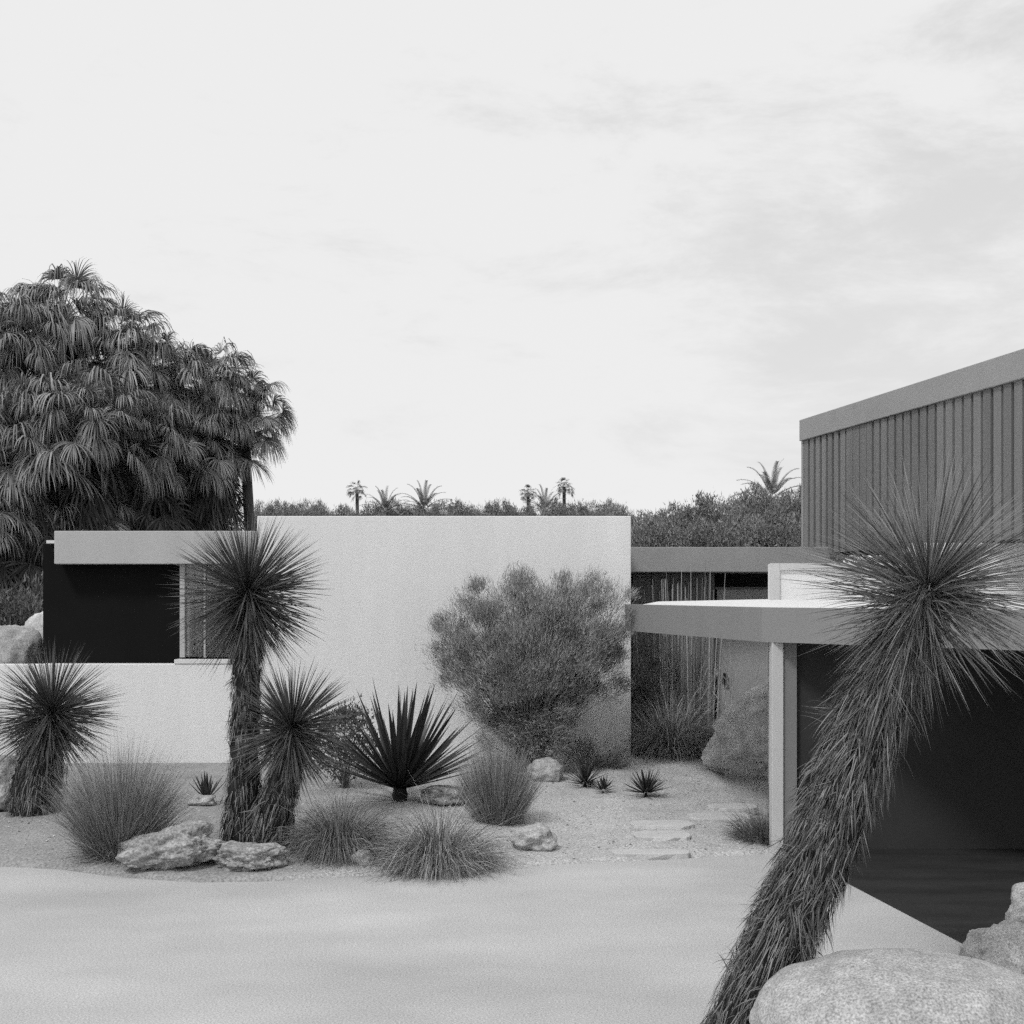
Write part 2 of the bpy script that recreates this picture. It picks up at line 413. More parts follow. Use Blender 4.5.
while sp < Ltot - 0.3:
    gap = 0.085 if k < 6 else (0.02 if k in (7, 8, 9) else 0.065)
    bar(lv, sp, sp + 0.25 - gap, -0.02 + 0.006 * rng.uniform(), 0.02, 3.46, zt_in - 0.004)
    sp += 0.25; k += 1
lv.build('louvre_screen', M['louvre'], pv, origin=PO)
w = MB(); bar(w, -0.03, 0.05, -0.02, 0.13, 3.45, zt_in - 0.003); w.build('corner_post', M['rear_fascia'], pv, origin=PO)

# ------------------------------------------------------------------ rocks
def rock(name, label, px, py, wpx, hpx, m, depth=0.8, seed=0, rough=0.18, sub=5, rotz=0.0, power=2.4, sink=0.12, dist=None, cat='rock', group=None, skew=0.0):
    if dist is None:
        g = on_ground(px, py)
    else:
        g = np.array([X_at(px, dist), dist, Z_at(py, dist)])
    wd = wpx * g[1] / F; ht = hpx * g[1] / F; dp = wd * depth
    me = bpy.data.meshes.new(name)
    import bmesh
    bm = bmesh.new(); bmesh.ops.create_icosphere(bm, subdivisions=sub, radius=1.0)
    so = Vector((seed * 7.3, seed * 3.1, seed * 1.7))
    for v in bm.verts:
        p = v.co.normalized()
        n_ = sum(abs(p[i]) ** power for i in range(3)) ** (-1 / power)
        q = p * n_
        n1 = mnoise.noise(q * 1.3 + so) * rough * 1.5 + mnoise.noise(q * 3.0 + so) * rough * 0.7 + mnoise.noise(q * 7 + so) * rough * 0.3 + mnoise.noise(q * 18 + so) * rough * 0.16 + mnoise.noise(q * 37 + so) * rough * 0.08
        q = q * (1 + n1)
        v.co = Vector(((q.x + skew * q.z) * wd * 0.5, q.y * dp * 0.5, (q.z * 0.5 + 0.5 - sink) * ht / (1 - sink)))
    for f in bm.faces: f.smooth = True
    bm.to_mesh(me); bm.free()
    o = link(name, me, m, loc=(g[0], g[1] + dp * 0.40, g[2]))
    o.rotation_euler.z = rotz
    tag(o, label, cat, group)
    return o

rock('boulder', 'huge rounded speckled granite boulder at the foot of the leaning yucca', 943, 1104, 340, 131, M['granite'], depth=0.75, seed=3, rough=0.045, sub=6, power=2.2, sink=0.2, cat='boulder')
rock('boulder', 'angular pale boulder lying beside the dark carport floor', 1034, 986, 106, 58, M['granite'], depth=0.9, seed=11, rough=0.2, sub=5, cat='boulder')
rock('boulder', 'pale stone standing behind the angular boulder at the frame edge', 1046, 948, 54, 62, M['granite'], depth=0.9, seed=5, rough=0.2, cat='boulder')
rock('garden_rock', 'wide craggy pale rock lying beside the driveway near the tall grass', 165, 871, 94, 40, M['rough_rock'], depth=0.7, seed=21, rough=0.26, sub=6, skew=0.25)
rock('garden_rock', 'flat low rock at the foot of the tall yucca beside the driveway', 246, 872, 66, 25, M['rough_rock'], depth=0.8, seed=22, rough=0.26, sub=6)
rock('garden_rock', 'small flat pale rock on the gravel beside the domed grass', 533, 851, 44, 22, M['granite'], depth=0.8, seed=23, rough=0.2)
rock('garden_rock', 'rounded pale rock under the feathery bush', 546, 782, 36, 22, M['granite'], depth=0.9, seed=24, rough=0.12)
rock('garden_rock', 'low pale rock beside the dark spiky agave', 444, 806, 44, 18, M['rough_rock'], depth=0.8, seed=25, rough=0.22)
rock('garden_rock', 'tiny pale stone tucked between the two mounded grasses', 362, 866, 20, 14, M['granite'], depth=0.8, seed=26, rough=0.2, sub=4)
rock('garden_rock', 'small broken stone beside the small upright agave', 200, 806, 26, 10, M['granite'], depth=0.8, seed=27, rough=0.3, sub=4)
rock('garden_rock', 'grey rock half cut off by the picture edge beside the low yucca', -4, 812, 50, 48, M['rough_rock'], depth=0.9, seed=28, rough=0.2)
rock('boulder', 'big weathered boulder leaning against the pale carport post', 846, 783, 246, 132, M['dark_rock'], depth=0.5, seed=63, rough=0.15, sub=6, cat='boulder', skew=0.35, power=1.75)
rock('boulder', 'smooth pale boulder above the garden wall', 0, 684, 66, 58, M['granite'], depth=0.9, seed=51, rough=0.1, dist=22.0, cat='boulder')
rock('boulder', 'grey boulder resting against the dark screened porch', 40, 690, 62, 78, M['dark_rock'], depth=0.9, seed=52, rough=0.12, dist=23.5, cat='boulder')

def paver(label, px, py, wpx, hpx, seed):
    g = on_ground(px, py); g2 = on_ground(px, py - hpx)
    wd = wpx * g[1] / F; dp = max(0.2, g2[1] - g[1])
    n = 22; me = bpy.data.meshes.new('stepping_stone'); V = []; 
    r_ = random.Random(seed)
    for z in (-0.05, 0.03):
        for k in range(n):
            t = 2 * PI * k / n
            c, s_ = math.cos(t), math.sin(t)
            e = 0.55
            V.append((math.copysign(abs(c) ** e, c) * wd / 2 * (1 + 0.05 * r_.uniform(-1, 1)), math.copysign(abs(s_) ** e, s_) * dp / 2 * (1 + 0.08 * r_.uniform(-1, 1)), z))
    Fs = [tuple(range(n, 2 * n))] + [(k, (k + 1) % n, n + (k + 1) % n, n + k) for k in range(n)]
    me.from_pydata(V, [], Fs)
    zc = ground_h(g[0], g[1] + dp / 2)
    o = link('stepping_stone', me, M['paver'], loc=(g[0], g[1] + dp / 2, zc), bevel=0.008)
    tag(o, label, 'stepping stone', 'stepping stones across the gravel')
paver('stepping stone nearest the driveway edge, wide and flat', 652, 859, 78, 8, 1)
paver('second stepping stone up from the driveway, broken at one end', 664, 841, 56, 9, 2)
paver('third stepping stone up from the driveway, long and thin', 664, 829, 64, 7, 3)
paver('stepping stone beside the grass tuft at the carport post', 724, 822, 66, 8, 4)
paver('stepping stone farthest from the driveway, partly sunk in gravel', 735, 811, 50, 6, 5)

n = 7000
px_ = rng.uniform(-9, 2.9, n * 2); py_ = rng.uniform(13.0, 20.0, n * 2)
keep = py_ > np.interp(px_, CX, CY) + 0.12
px_, py_ = px_[keep][:n], py_[keep][:n]
oct_v = np.array([(1, 0, 0), (0, 1, 0), (-1, 0, 0), (0, -1, 0), (0, 0, 0.7), (0, 0, -0.7)])
VV = []
for i, (x, y) in enumerate(zip(px_, py_)):
    r_ = 0.006 + 0.016 * rng.uniform() ** 6; a = rng.uniform(0, PI)
    c_, s_ = math.cos(a), math.sin(a); e_ = rng.uniform(0.6, 1.2)
    base_ = np.array([x, y, ground_h(x, y) + r_ * 0.25])
    v_ = oct_v * r_ * rng.uniform(0.7, 1.2, (6, 1)); v_[:, 1] *= e_
    VV.append(np.stack([v_[:, 0] * c_ - v_[:, 1] * s_, v_[:, 0] * s_ + v_[:, 1] * c_, v_[:, 2]], -1) + base_)
VV = np.concatenate(VV); me = bpy.data.meshes.new('gravel_stones')
tri = np.array([(4, 0, 1), (4, 1, 2), (4, 2, 3), (4, 3, 0)])
me.from_pydata(VV.tolist(), [], (tri[None] + (np.arange(len(px_)) * 6)[:, None, None]).reshape(-1, 3).tolist())
M['pebble'] = mat('loose_pebbles', 0.36, 0.9, island=0.55)
o = link('gravel', me, M['pebble']); o['kind'] = 'stuff'
tag(o, 'loose small stones strewn over the planting bed', 'gravel')

# ------------------------------------------------------------------ yuccas
def sph_dirs(n, amax, amin=0.0, axis=(0, 0, 1)):
    """directions spread over a cap around an axis, amax in degrees"""
    c = rng.uniform(math.cos(math.radians(amax)), math.cos(math.radians(amin)), n); s = np.sqrt(1 - c * c)
    t = rng.uniform(0, 2 * PI, n)
    axis = np.asarray(axis, float); axis /= np.linalg.norm(axis)
    ref = np.array([1.0, 0, 0]) if abs(axis[0]) < 0.9 else np.array([0, 1.0, 0])
    a = np.cross(axis, ref); a /= np.linalg.norm(a); b = np.cross(axis, a)
    return c[:, None] * axis + (s * np.cos(t))[:, None] * a + (s * np.sin(t))[:, None] * b

def interp_path(path, t):
    path = np.asarray(path); k = np.linspace(0, 1, len(path))
    return np.stack([np.interp(t, k, path[:, i]) for i in range(3)], -1)

def yucca(label, path_px, dist, rad_px, head_r, leaf_m, n_leaf, n_shag, leaf_w, shag_len, group, tilt_back=0.0, amax=128, droop=0.12, leafmat='yucca'):
    """path_px: trunk centre line from the ground to the heart of the head; rad_px: half widths"""
    pts = np.array([P3(px, py, dist + tilt_back * i / (len(path_px) - 1)) for i, (px, py) in enumerate(path_px)])
    base = pts[0].copy(); pts = pts - base
    root = thing('yucca_tree', label, 'yucca', base, group)
    # smooth the centre line
    t = np.linspace(0, 1, 40); P = interp_path(pts, t)
    for _ in range(6): P[1:-1] = (P[:-2] + P[1:-1] * 2 + P[2:]) / 4
    R = np.interp(t, np.linspace(0, 1, len(rad_px)), rad_px) * dist / F
    tb = MB(); tb.tube(P, R * 0.72, 14, 0.12); tb.build('trunk', M['bark'], root, smooth=True)
    T = np.gradient(P, axis=0); T /= np.linalg.norm(T, axis=1)[:, None]
    # dead leaves hanging down the trunk
    sb = MB()
    u = rng.uniform(0.0, 1.0, n_shag) ** 0.85
    idx = u * 39
    pc = interp_path(P, u); tg = interp_path(T, u); rr = np.interp(u, t, R)
    nb = max(1, n_shag // 10); bi = rng.integers(0, nb, n_shag)
    u = np.clip((rng.uniform(0.0, 1.0, nb) ** 1.15)[bi] + rng.normal(size=n_shag) * 0.012, 0, 1)
    pc = interp_path(P, u); tg = interp_path(T, u); rr = np.interp(u, t, R)
    q = rng.normal(size=(nb, 3))[bi] + rng.normal(size=(n_shag, 3)) * 0.16
    q -= (q * tg).sum(1)[:, None] * tg; q /= np.linalg.norm(q, axis=1)[:, None]
    bj = (rng.normal(size=(nb, 3)) * np.where(rng.uniform(size=nb) < 0.25, 0.45, 0.15)[:, None])[bi]
    near = np.clip((u - 0.6) / 0.4, 0, 1)
    ang = np.radians(rng.uniform(0, 8, n_shag) + 26 * near ** 1.3 * rng.uniform(0.2, 1.2, n_shag) + rng.exponential(3, n_shag))
    d = -tg * np.cos(ang)[:, None] + q * np.sin(ang)[:, None] + bj + rng.normal(size=(n_shag, 3)) * 0.09
    ln = shag_len * (0.42 + 0.58 * near) * rng.uniform(0.4, 1.15, n_shag)
    start = pc + q * (rr * rng.uniform(0.55, 0.9, n_shag))[:, None]
    # keep the tips above the soil
    ln = np.minimum(ln, np.maximum(0.08, (start[:, 2] + 0.04) / np.maximum(0.2, -d[:, 2] / np.linalg.norm(d, axis=1))))
    sd = np.cross(d, q); 
    sb.blades(start, d, ln, leaf_w * 0.66 * rng.uniform(0.5, 1.4, n_shag), droop=rng.uniform(-0.2, 1.3, n_shag), segs=5, side=sd + rng.normal(size=sd.shape) * 0.5, taper=2.2)
    sb.build('dead_leaves', M['shag'], root)
    # living head
    hb = MB(); axis = T[-1]
    d = sph_dirs(n_leaf, amax, 0, axis)
    ca = (d * axis).sum(1)
    along = rng.uniform(-0.9, 0.35, n_leaf) * (1 - ca) * 0.5 * head_r * 0.35
    st = P[-1] + axis * along[:, None] + d * (head_r * 0.05)
    ln = head_r * rng.uniform(0.78, 1.08, n_leaf)
    hb.blades(st, d + rng.normal(size=d.shape) * 0.05, ln, leaf_w * rng.uniform(0.8, 1.2, n_leaf), droop=droop * rng.uniform(0.0, 2.2, n_leaf), segs=4, taper=2.6, fold=0.35, w0=0.7)
    # upper skirt: wilting leaves folding down over the trunk
    ns = int(n_leaf * 0.28)
    d2 = sph_dirs(ns, 165, 105, axis)
    hb.blades(P[-1] - axis * rng.uniform(0.0, 0.28, ns)[:, None] * head_r, d2, head_r * rng.uniform(0.6, 1.0, ns), leaf_w * 0.95, droop=droop * rng.uniform(0.5, 2.5, ns), segs=4, taper=2.4, fold=0.3, w0=0.7)
    hb.build('crown', M[leafmat], root)
    return root

yg = 'shaggy trunked yucca trees'
yucca('leaning shaggy yucca tree beside the granite boulder, spiky head over the carport fascia',
      [(732, 1062), (753, 1003), (775, 951), (798, 901), (819, 851), (839, 801), (858, 750), (879, 696), (903, 643), (928, 588)], 8.3,
      [46, 44, 42, 41, 41, 42, 43, 40, 31, 18], 0.84, 0.76, 900, 17000, 0.0092, 0.46, yg, amax=110, droop=0.17, leafmat='yucca_near')
g = on_ground(243, 838)
yucca('tallest upright yucca tree before the window, round spiky head on a straight shaggy trunk',
      [(243, 838), (244, 770), (246, 700), (248, 640), (248, 590)], g[1], [27, 19, 18, 17, 10], 0.86, 0.8, 900, 5200, 0.0145, 0.36, yg, amax=150, droop=0.07)
yucca('short yucca tree hugging the trunk of the tall upright one',
      [(268, 838), (277, 805), (285, 770), (292, 727)], g[1] - 0.25, [26, 24, 18, 10], 0.72, 0.7, 640, 2400, 0.014, 0.50, yg, amax=140, droop=0.09)
g = on_ground(34, 812)
yucca('low yucca tree with a wide spiky head before the garden wall',
      [(34, 812), (38, 780), (44, 745), (52, 712)], g[1], [34, 32, 26, 12], 0.84, 0.7, 800, 3200, 0.0135, 0.46, yg, amax=140, droop=0.14)

# ------------------------------------------------------------------ agaves
def agave(name, label, px, py, h_px, n, width, amax, m, group=None, jitter=0.08, droop=0.02, stem=True, bias=0.0):
    g = on_ground(px, py); L = h_px * g[1] / F
    root = thing(name, label, 'agave', g, group)
    mb = MB()
    c = np.arange(n) / n
    pol = np.radians(6 + (amax - 6) * c ** 0.75); az = np.arange(n) * 2.39996 + rng.uniform(0, 0.4, n)
    d = np.stack([np.sin(pol) * np.cos(az) + bias, np.sin(pol) * np.sin(az), np.cos(pol)], -1) + rng.normal(size=(n, 3)) * jitter
    side = np.cross(d, np.array([0, 0, 1.0])) + rng.normal(size=(n, 3)) * 0.15
    st = np.tile(np.array([0, 0, 0.10 * L + 0.02]), (n, 1)) + d * 0.03
    mb.blades(st, d, L * rng.uniform(0.85, 1.08, n), width * rng.uniform(0.85, 1.15, n), droop=droop, segs=5, side=side, taper=2.8, fold=0.5, w0=0.6)
    mb.build('leaves', m, root)
    sb = MB(); sb.tube([(0, 0, -0.05), (0, 0, 0.06 * L), (0, 0, 0.16 * L)], [0.055 * L, 0.075 * L, 0.05 * L], 10, 0.1)
    sb.build('stem', M['bark'], root, smooth=True)
    return root
agave('spiky_agave', 'large dark agave with broad stiff upright leaves between the grasses and the feathery bush', 400, 801, 106, 88, 0.082, 76, M['agave'], bias=0.07, jitter=0.06)
ag = 'small agaves on the gravel'
agave('small_agave', 'small agave alone on the open gravel near the stepping stones', 646, 797, 25, 44, 0.035, 86, M['agave'], ag)
agave('small_agave', 'small agave under the feathery bush', 585, 787, 24, 40, 0.035, 86, M['agave'], ag)
agave('small_agave', 'tiny agave beside the one under the feathery bush', 603, 793, 13, 30, 0.025, 86, M['agave'], ag)
agave('small_agave', 'small upright agave before the white wall near the tall yucca', 207, 804, 27, 18, 0.045, 50, M['agave'], ag)

# ------------------------------------------------------------------ bunch grasses
def grass(label, px, py, h_px, r_px, n, amax, droop, m, base_r=0.35, width=0.008, group='bunch grasses on the gravel', squash=1.0, taperx=0.15):
    g = on_ground(px, py); k = g[1] / F; L = h_px * k; R = r_px * k
    mb = MB()
    t = rng.uniform(0, 2 * PI, n); rr = np.sqrt(rng.uniform(0, 1, n)) * R * base_r
    b = np.stack([rr * np.cos(t), rr * np.sin(t) * squash, np.zeros(n) - 0.03], -1)
    pol = np.radians(amax) * (rr / (R * base_r)) * rng.uniform(0.55, 1.1, n)
    t2 = t + rng.normal(size=n) * 0.35
    d = np.stack([np.sin(pol) * np.cos(t2), np.sin(pol) * np.sin(t2), np.cos(pol)], -1)
    low = rng.uniform(size=n) < 0.30
    pl2 = np.radians(rng.uniform(35, 88, n)); t3 = rng.uniform(0, 2 * PI, n)
    d2 = np.stack([np.sin(pl2) * np.cos(t3), np.sin(pl2) * np.sin(t3), np.cos(pl2)], -1)
    d = np.where(low[:, None], d2, d) + rng.normal(size=(n, 3)) * 0.09
    ln = L * (1 - taperx * (rr / (R * base_r)) ** 2) * rng.uniform(0.4, 1.12, n) * np.where(low, np.minimum(0.62, 0.95 * R / L + 0.1), 1.0)
    mb.blades(b, d, ln, width * rng.uniform(0.6, 1.3, n), droop=droop * rng.uniform(0.3, 1.9, n) + low * 0.5, segs=5, power=1.3, taper=1.8)
    o = mb.build('bunch_grass', m, None, origin=None)
    o.location = [float(c) for c in (g[0], g[1] + R * 0.5 * squash, g[2])]
    tag(o, label, 'grass', group)
    return o
grass('tall feathery bunch grass beside the craggy rock and low yucca', 112, 862, 130, 54, 8500, 38, 0.5, M['grass'], base_r=0.45, width=0.005, taperx=0.35)
grass('loose mounded grass clump at the foot of the short yucca', 336, 858, 92, 46, 6500, 78, 2.8, M['grass_dark'], base_r=0.3, width=0.006, taperx=0.0)
grass('domed grass mound with combed blades at the driveway edge', 437, 874, 108, 58, 9000, 80, 3.0, M['grass'], base_r=0.25, width=0.007, taperx=0.0)
grass('upright bushy grass clump before the feathery bush', 498, 824, 92, 30, 5500, 32, 0.25, M['grass'], base_r=0.66, taperx=0.4, width=0.0065)
grass('large dark grass clump below the reeds in the shaded entry', 674, 757, 78, 56, 5500, 72, 1.5, M['grass'], base_r=0.4, width=0.010)
grass('grass tuft at the foot of the carport post', 770, 844, 46, 44, 2500, 76, 0.9, M['grass_dark'], base_r=0.5, width=0.006)
grass('thin grass behind the house corner rock', 610, 768, 26, 22, 900, 70, 0.5, M['grass'], base_r=0.6, width=0.006)

# ------------------------------------------------------------------ reeds
g = on_ground(684, 742); g[1] = 22.2; g[0] = X_at(684, 22.2); g[2] = 0.28
root = thing('reed_clump', 'clump of tall thin upright reeds behind the low walkway roof', 'reeds', g)
rb = MB()
for k in range(95):
    x = rng.normal() * 0.36; y = rng.normal() * 0.12
    if abs(x) > 0.75: continue
    h = rng.uniform(1.9, 2.75) if k > 6 else rng.uniform(2.8, 3.1)
    lx = x * 0.18 + rng.normal() * 0.05; r0 = rng.uniform(0.007, 0.013)
    rb.tube([(x, y, 0), (x + lx * 0.4, y, h * 0.5), (x + lx, y + rng.normal() * 0.03, h)], [r0, r0 * 0.9, r0 * 0.35], 5)
rb.build('stalks', M['reed'], root)
lb = MB(); n = 500
b = np.stack([rng.normal(size=n) * 0.4, rng.normal(size=n) * 0.13, rng.uniform(0, 1.3, n)], -1)
lb.blades(b, sph_dirs(n, 40), rng.uniform(0.25, 0.7, n), 0.011, droop=0.2, segs=3)
lb.build('leaves', M['reed'], root)

# ------------------------------------------------------------------ shrubs and trees built from clumps of leaf-sized blades
def clump_plant(rx, ry, rz, zc, n_clump, n_leaf, leaf_l, leaf_w, clump_r, up=0.4, stems=14, stem_r=0.018, seed=1, base_z=0.0, flat=0.0, inner=0.25, lump=0.25, sag=0.0, stem_curve=0.35, boxy=0.0, waist=0.0):
    """returns (crown MB, stem MB): leaf sprays gathered in clumps over an uneven ellipsoid, carried by stems from the base"""
    r = np.random.default_rng(seed)
    cm, sm = MB(), MB()
    d = r.normal(size=(n_clump, 3)); d /= np.linalg.norm(d, axis=1)[:, None]
    if boxy: d *= ((np.abs(d) ** boxy).sum(1) ** (-1 / boxy))[:, None]
    rad = r.uniform(inner, 1.0, n_clump) ** 0.55
    lumps = np.array([1 + lump * mnoise.noise(Vector(v * 1.8) + Vector((seed, seed * 2.0, 0))) * 1.6 for v in d])
    cc = d * (rad * lumps)[:, None] * np.array([rx, ry, rz]) + np.array([0, 0, zc])
    if waist:
        f = np.clip((cc[:, 2] - base_z) / (waist * (zc + rz)), 0.42, 1.0) ** 0.6; cc[:, 0] *= f; cc[:, 1] *= f
        cc = cc[(cc[:, 2] - base_z) > 0.07 * (zc + rz)]
    cc[:, 2] = np.maximum(cc[:, 2], base_z + 0.1)
    for i, c in enumerate(cc):
        out = (c - np.array([0, 0, zc - rz * 0.6])); out = out / (np.linalg.norm(out) + 1e-9)
        n = int(n_leaf * r.uniform(0.6, 1.4)); cr = clump_r * r.uniform(0.6, 1.3)
        p = c + r.normal(size=(n, 3)) * cr * np.array([1, 1, 0.8]) * 0.55
        dd = out + np.array([0, 0, up]) + r.normal(size=(n, 3)) * 0.55
        cm.blades(p, dd, leaf_l * r.uniform(0.6, 1.4, n), leaf_w * r.uniform(0.7, 1.3, n), segs=1 if leaf_l < 0.2 else 2, taper=1.5, droop=sag)
        if i < len(cc) * 0.75:
            m = c * np.array([0.55, 0.55, 1.0]); m[2] = base_z + (c[2] - base_z) * (0.5 + 0.1 * r.uniform(-1, 1))
            m2 = m * np.array([1, 1, 1])
            b = np.array([r.normal() * 0.04 * rx, r.normal() * 0.04 * ry, base_z])
            tt = np.linspace(0, 1, 6)[:, None]
            m = (b + c) / 2 + np.array([0, 0, stem_curve * 0.3 * (c[2] - base_z)]) * (1 if abs(c[0]) > rx * 0.2 else 0.2) - np.array([c[0], c[1], 0]) * 0.08
            pth = (1 - tt) ** 2 * b + 2 * tt * (1 - tt) * m + tt ** 2 * c
            big = stem_r * (1.0 if i < stems else 0.35)
            sm.tube(pth, np.linspace(big, big * 0.25, 6), 5)
    return cm, sm

def plant(name, label, cat, loc, cm, sm, m, group=None, names=('foliage', 'stem'), stem_m='twig'):
    root = thing(name, label, cat, loc, group)
    cm.build(names[0], M[m], root); sm.build(names[1], M[stem_m], root)
    return root

g = on_ground(528, 770)
k = g[1] / F
cm, sm = clump_plant(95 * k, 0.75, 86 * k, 112 * k, 420, 330, 0.075, 0.0072, 0.17, up=0.7, stems=40, stem_r=0.026, seed=4, base_z=0.0, inner=0.15, lump=0.25, boxy=2.6, waist=0.5)
plant('feathery_bush', 'large feathery grey bush with bare lower stems before the white wall', 'bush', (g[0], g[1] - 0.1, g[2]), cm, sm, 'bush')
g = on_ground(345, 788); k = g[1] / F
cm, sm = clump_plant(36 * k, 0.4, 40 * k, 46 * k, 80, 40, 0.05, 0.026, 0.13, seed=8, inner=0.2, stem_r=0.008)
plant('small_shrub', 'small leafy shrub between the short yucca and the dark agave', 'shrub', g, cm, sm, 'shrub')
g = on_ground(588, 770); k = g[1] / F
cm, sm = clump_plant(26 * k, 0.35, 14 * k, 16 * k, 30, 50, 0.08, 0.008, 0.12, seed=9, inner=0.2, stem_r=0.006)
plant('small_shrub', 'low twiggy shrub at the foot of the feathery bush', 'shrub', g, cm, sm, 'shrub')
g = on_ground(650, 752); k = g[1] / F
cm, sm = clump_plant(20 * k, 0.3, 50 * k, 70 * k, 60, 50, 0.08, 0.012, 0.16, seed=10, inner=0.2, stem_r=0.008)
plant('small_shrub', 'dark leafy shrub in the shade at the house corner', 'shrub', (X_at(646, 21.6), 21.6, 0.28), cm, sm, 'shrub')
# background shrubs beyond the garden wall
for i, (px, d, rr, hh, lab) in enumerate([(8, 27, 1.15, 2.6, 'tall ragged shrub behind the pale boulder under the palms'), (38, 29, 1.0, 2.9, 'ragged shrub beside the porch under the palms'), (-40, 27, 1.3, 2.9, 'ragged shrub at the frame edge under the palms')]):
    cm, sm = clump_plant(rr, rr, hh * 0.42, hh * 0.56, 110, 60, 0.13, 0.035, 0.25, seed=20 + i, stem_r=0.02)
    plant('garden_shrub', lab, 'shrub', (X_at(px, d), d, 0.28), cm, sm, 'shrub', 'shrubs under the palms')

# ------------------------------------------------------------------ fan palms
def fan_leaves(mb, org, axis_dirs, pet, L, nseg=24, droop=0.9, spread=105, wseg=0.06, r=rng):
    """fan leaves: petiole then a fan of drooping segments"""
    B, Dd, Ln, W, Sd, Dr = [], [], [], [], [], []
    pb, pd, pl = [], [], []
    for o, a, p, l in zip(org, axis_dirs, pet, L):
        a = a / np.linalg.norm(a)
        side = np.cross(a, np.array([0, 0, 1.0])) + r.normal(size=3) * 0.25
        side /= np.linalg.norm(side)
        nn = np.cross(side, a)
        hp = o + a * p + np.array([0, 0, -0.12 * p * p])
        pb.append(o); pd.append(hp - o); pl.append(np.linalg.norm(hp - o))
        a2 = a + np.array([0, 0, -0.45]); a2 /= np.linalg.norm(a2)
        dr = droop * r.uniform(0.25, 1.6)
        for th in np.radians(np.linspace(-spread, spread, nseg)):
            d = math.cos(th) * a2 + math.sin(th) * side + nn * 0.10 * r.normal() + nn * 0.25 * abs(math.sin(th))
            B.append(hp); Dd.append(d); Ln.append(l * (0.62 + 0.38 * math.cos(th * 0.8)) * (r.uniform(0.85, 1.1) if r.uniform() > 0.15 else r.uniform(0.3, 0.8))); W.append(wseg * l)
            Sd.append(side * math.cos(th) - a2 * math.sin(th)); Dr.append(dr * r.uniform(0.7, 1.3))
    mb.blades(np.array(B), np.array(Dd), np.array(Ln), np.array(W), droop=np.array(Dr), segs=6, side=np.array(Sd), power=1.8, taper=3.0, w0=0.5)
    mb.blades(np.array(pb), np.array(pd), np.array(pl), 0.05, segs=1, taper=4)

def crown_mesh(seed, n=72, ns=40):
    r = np.random.default_rng(seed)
    mb = MB()
    c = (np.arange(n) + 0.5) / n
    pol = np.radians(10 + 118 * c ** 0.8) + r.normal(size=n) * 0.2; az = np.arange(n) * 2.39996 + r.uniform(0, 0.6, n)
    d = np.stack([np.sin(pol) * np.cos(az), np.sin(pol) * np.sin(az), np.cos(pol)], -1)
    fan_leaves(mb, np.zeros((n, 3)) + d * 0.15, d, r.uniform(0.55, 1.45, n), r.uniform(0.75, 1.25, n), nseg=40, droop=4.2, wseg=0.038, spread=85, r=r)
    crown = mb.mesh('palm_crown')
    mb = MB()
    n = ns * 3
    pol = np.radians(r.uniform(128, 168, n)); az = r.uniform(0, 2 * PI, n)
    d = np.stack([np.sin(pol) * np.cos(az), np.sin(pol) * np.sin(az), np.cos(pol)], -1)
    org = np.stack([np.zeros(n), np.zeros(n), -r.uniform(0.2, 3.0, n)], -1) + d * 0.2
    fan_leaves(mb, org, d, r.uniform(0.4, 1.2, n), r.uniform(0.9, 1.4, n), nseg=18, droop=3.0, spread=70, wseg=0.05, r=r)
    skirt = mb.mesh('palm_skirt')
    crown.materials.append(M['palm']); skirt.materials.append(M['skirt'])
    return crown, skirt
CR = [crown_mesh(s) for s in (1, 2, 3)]
def palm(label, px, py, d, sc, i, group='shaggy fan palms behind the house', basex=None, skirt=True):
    sc *= 0.93; h = P3(px, py + 12, d)
    bx = X_at(basex, d) if basex is not None else h[0] * 0.98
    base = np.array([bx, d, 0.25])
    root = thing('fan_palm', label, 'palm', base, group)
    top = h - base
    tb = MB(); tb.tube([(0, 0, -0.3), top * 0.5 + np.array([0.05, 0, 0]), top], [0.30 * sc, 0.25 * sc, 0.2 * sc] if skirt else [0.2, 0.16, 0.14], 10, 0.06)
    tb.build('trunk', M['palm_trunk'], root, smooth=True)
    for nm, me in list(zip(('crown', 'dead_skirt'), CR[i % 3]))[:2 if skirt else 1]:
        o = bpy.data.objects.new(nm, me); COL.objects.link(o); o.parent = root
        o.location = [float(c) for c in top]; o.scale = (sc,) * 3; o.rotation_euler.z = i * 1.7
    return root
PALMS = [(62, 318, 35.5, 1.0, None, 'tallest fan palm at the crest of the shaggy palm group'),
    (18, 348, 34.5, 1.05, None, 'fan palm with drooping fronds just below the crest palm'),
    (-28, 338, 36.0, 1.05, None, 'fan palm at the frame edge beside the crest palm'),
    (118, 352, 36.2, 0.95, None, 'fan palm down the slope of the group, next after the crest palm'),
    (160, 378, 36.8, 0.95, None, 'fan palm in the middle of the sloping palm skyline'),
    (208, 386, 37.5, 0.9, None, 'fan palm second from the outer end of the palm skyline'),
    (243, 410, 38.0, 0.85, 255, 'fan palm at the outer end of the group, its slim trunk bare against the sky'),
    (84, 418, 33.6, 1.05, None, 'fan palm with pale drooping fronds in the lower middle of the group'),
    (28, 440, 33.0, 1.05, None, 'fan palm with long hanging fronds low at the near side'),
    (142, 440, 35.6, 1.0, None, 'low fan palm over the house fascia, its fronds in deep shade'),
    (206, 440, 37.4, 0.9, None, 'low fan palm before the bare slim trunk'),
    (-14, 505, 32.4, 0.95, None, 'lowest fan palm above the garden boulders at the frame edge'),
    (72, 505, 34.0, 0.9, None, 'lowest fan palm just above the porch roof')]
for i, (px, py, d, sc, bx, lab) in enumerate(PALMS): palm(lab, px, py - 8, d, sc, i, basex=bx, skirt=bx is None)

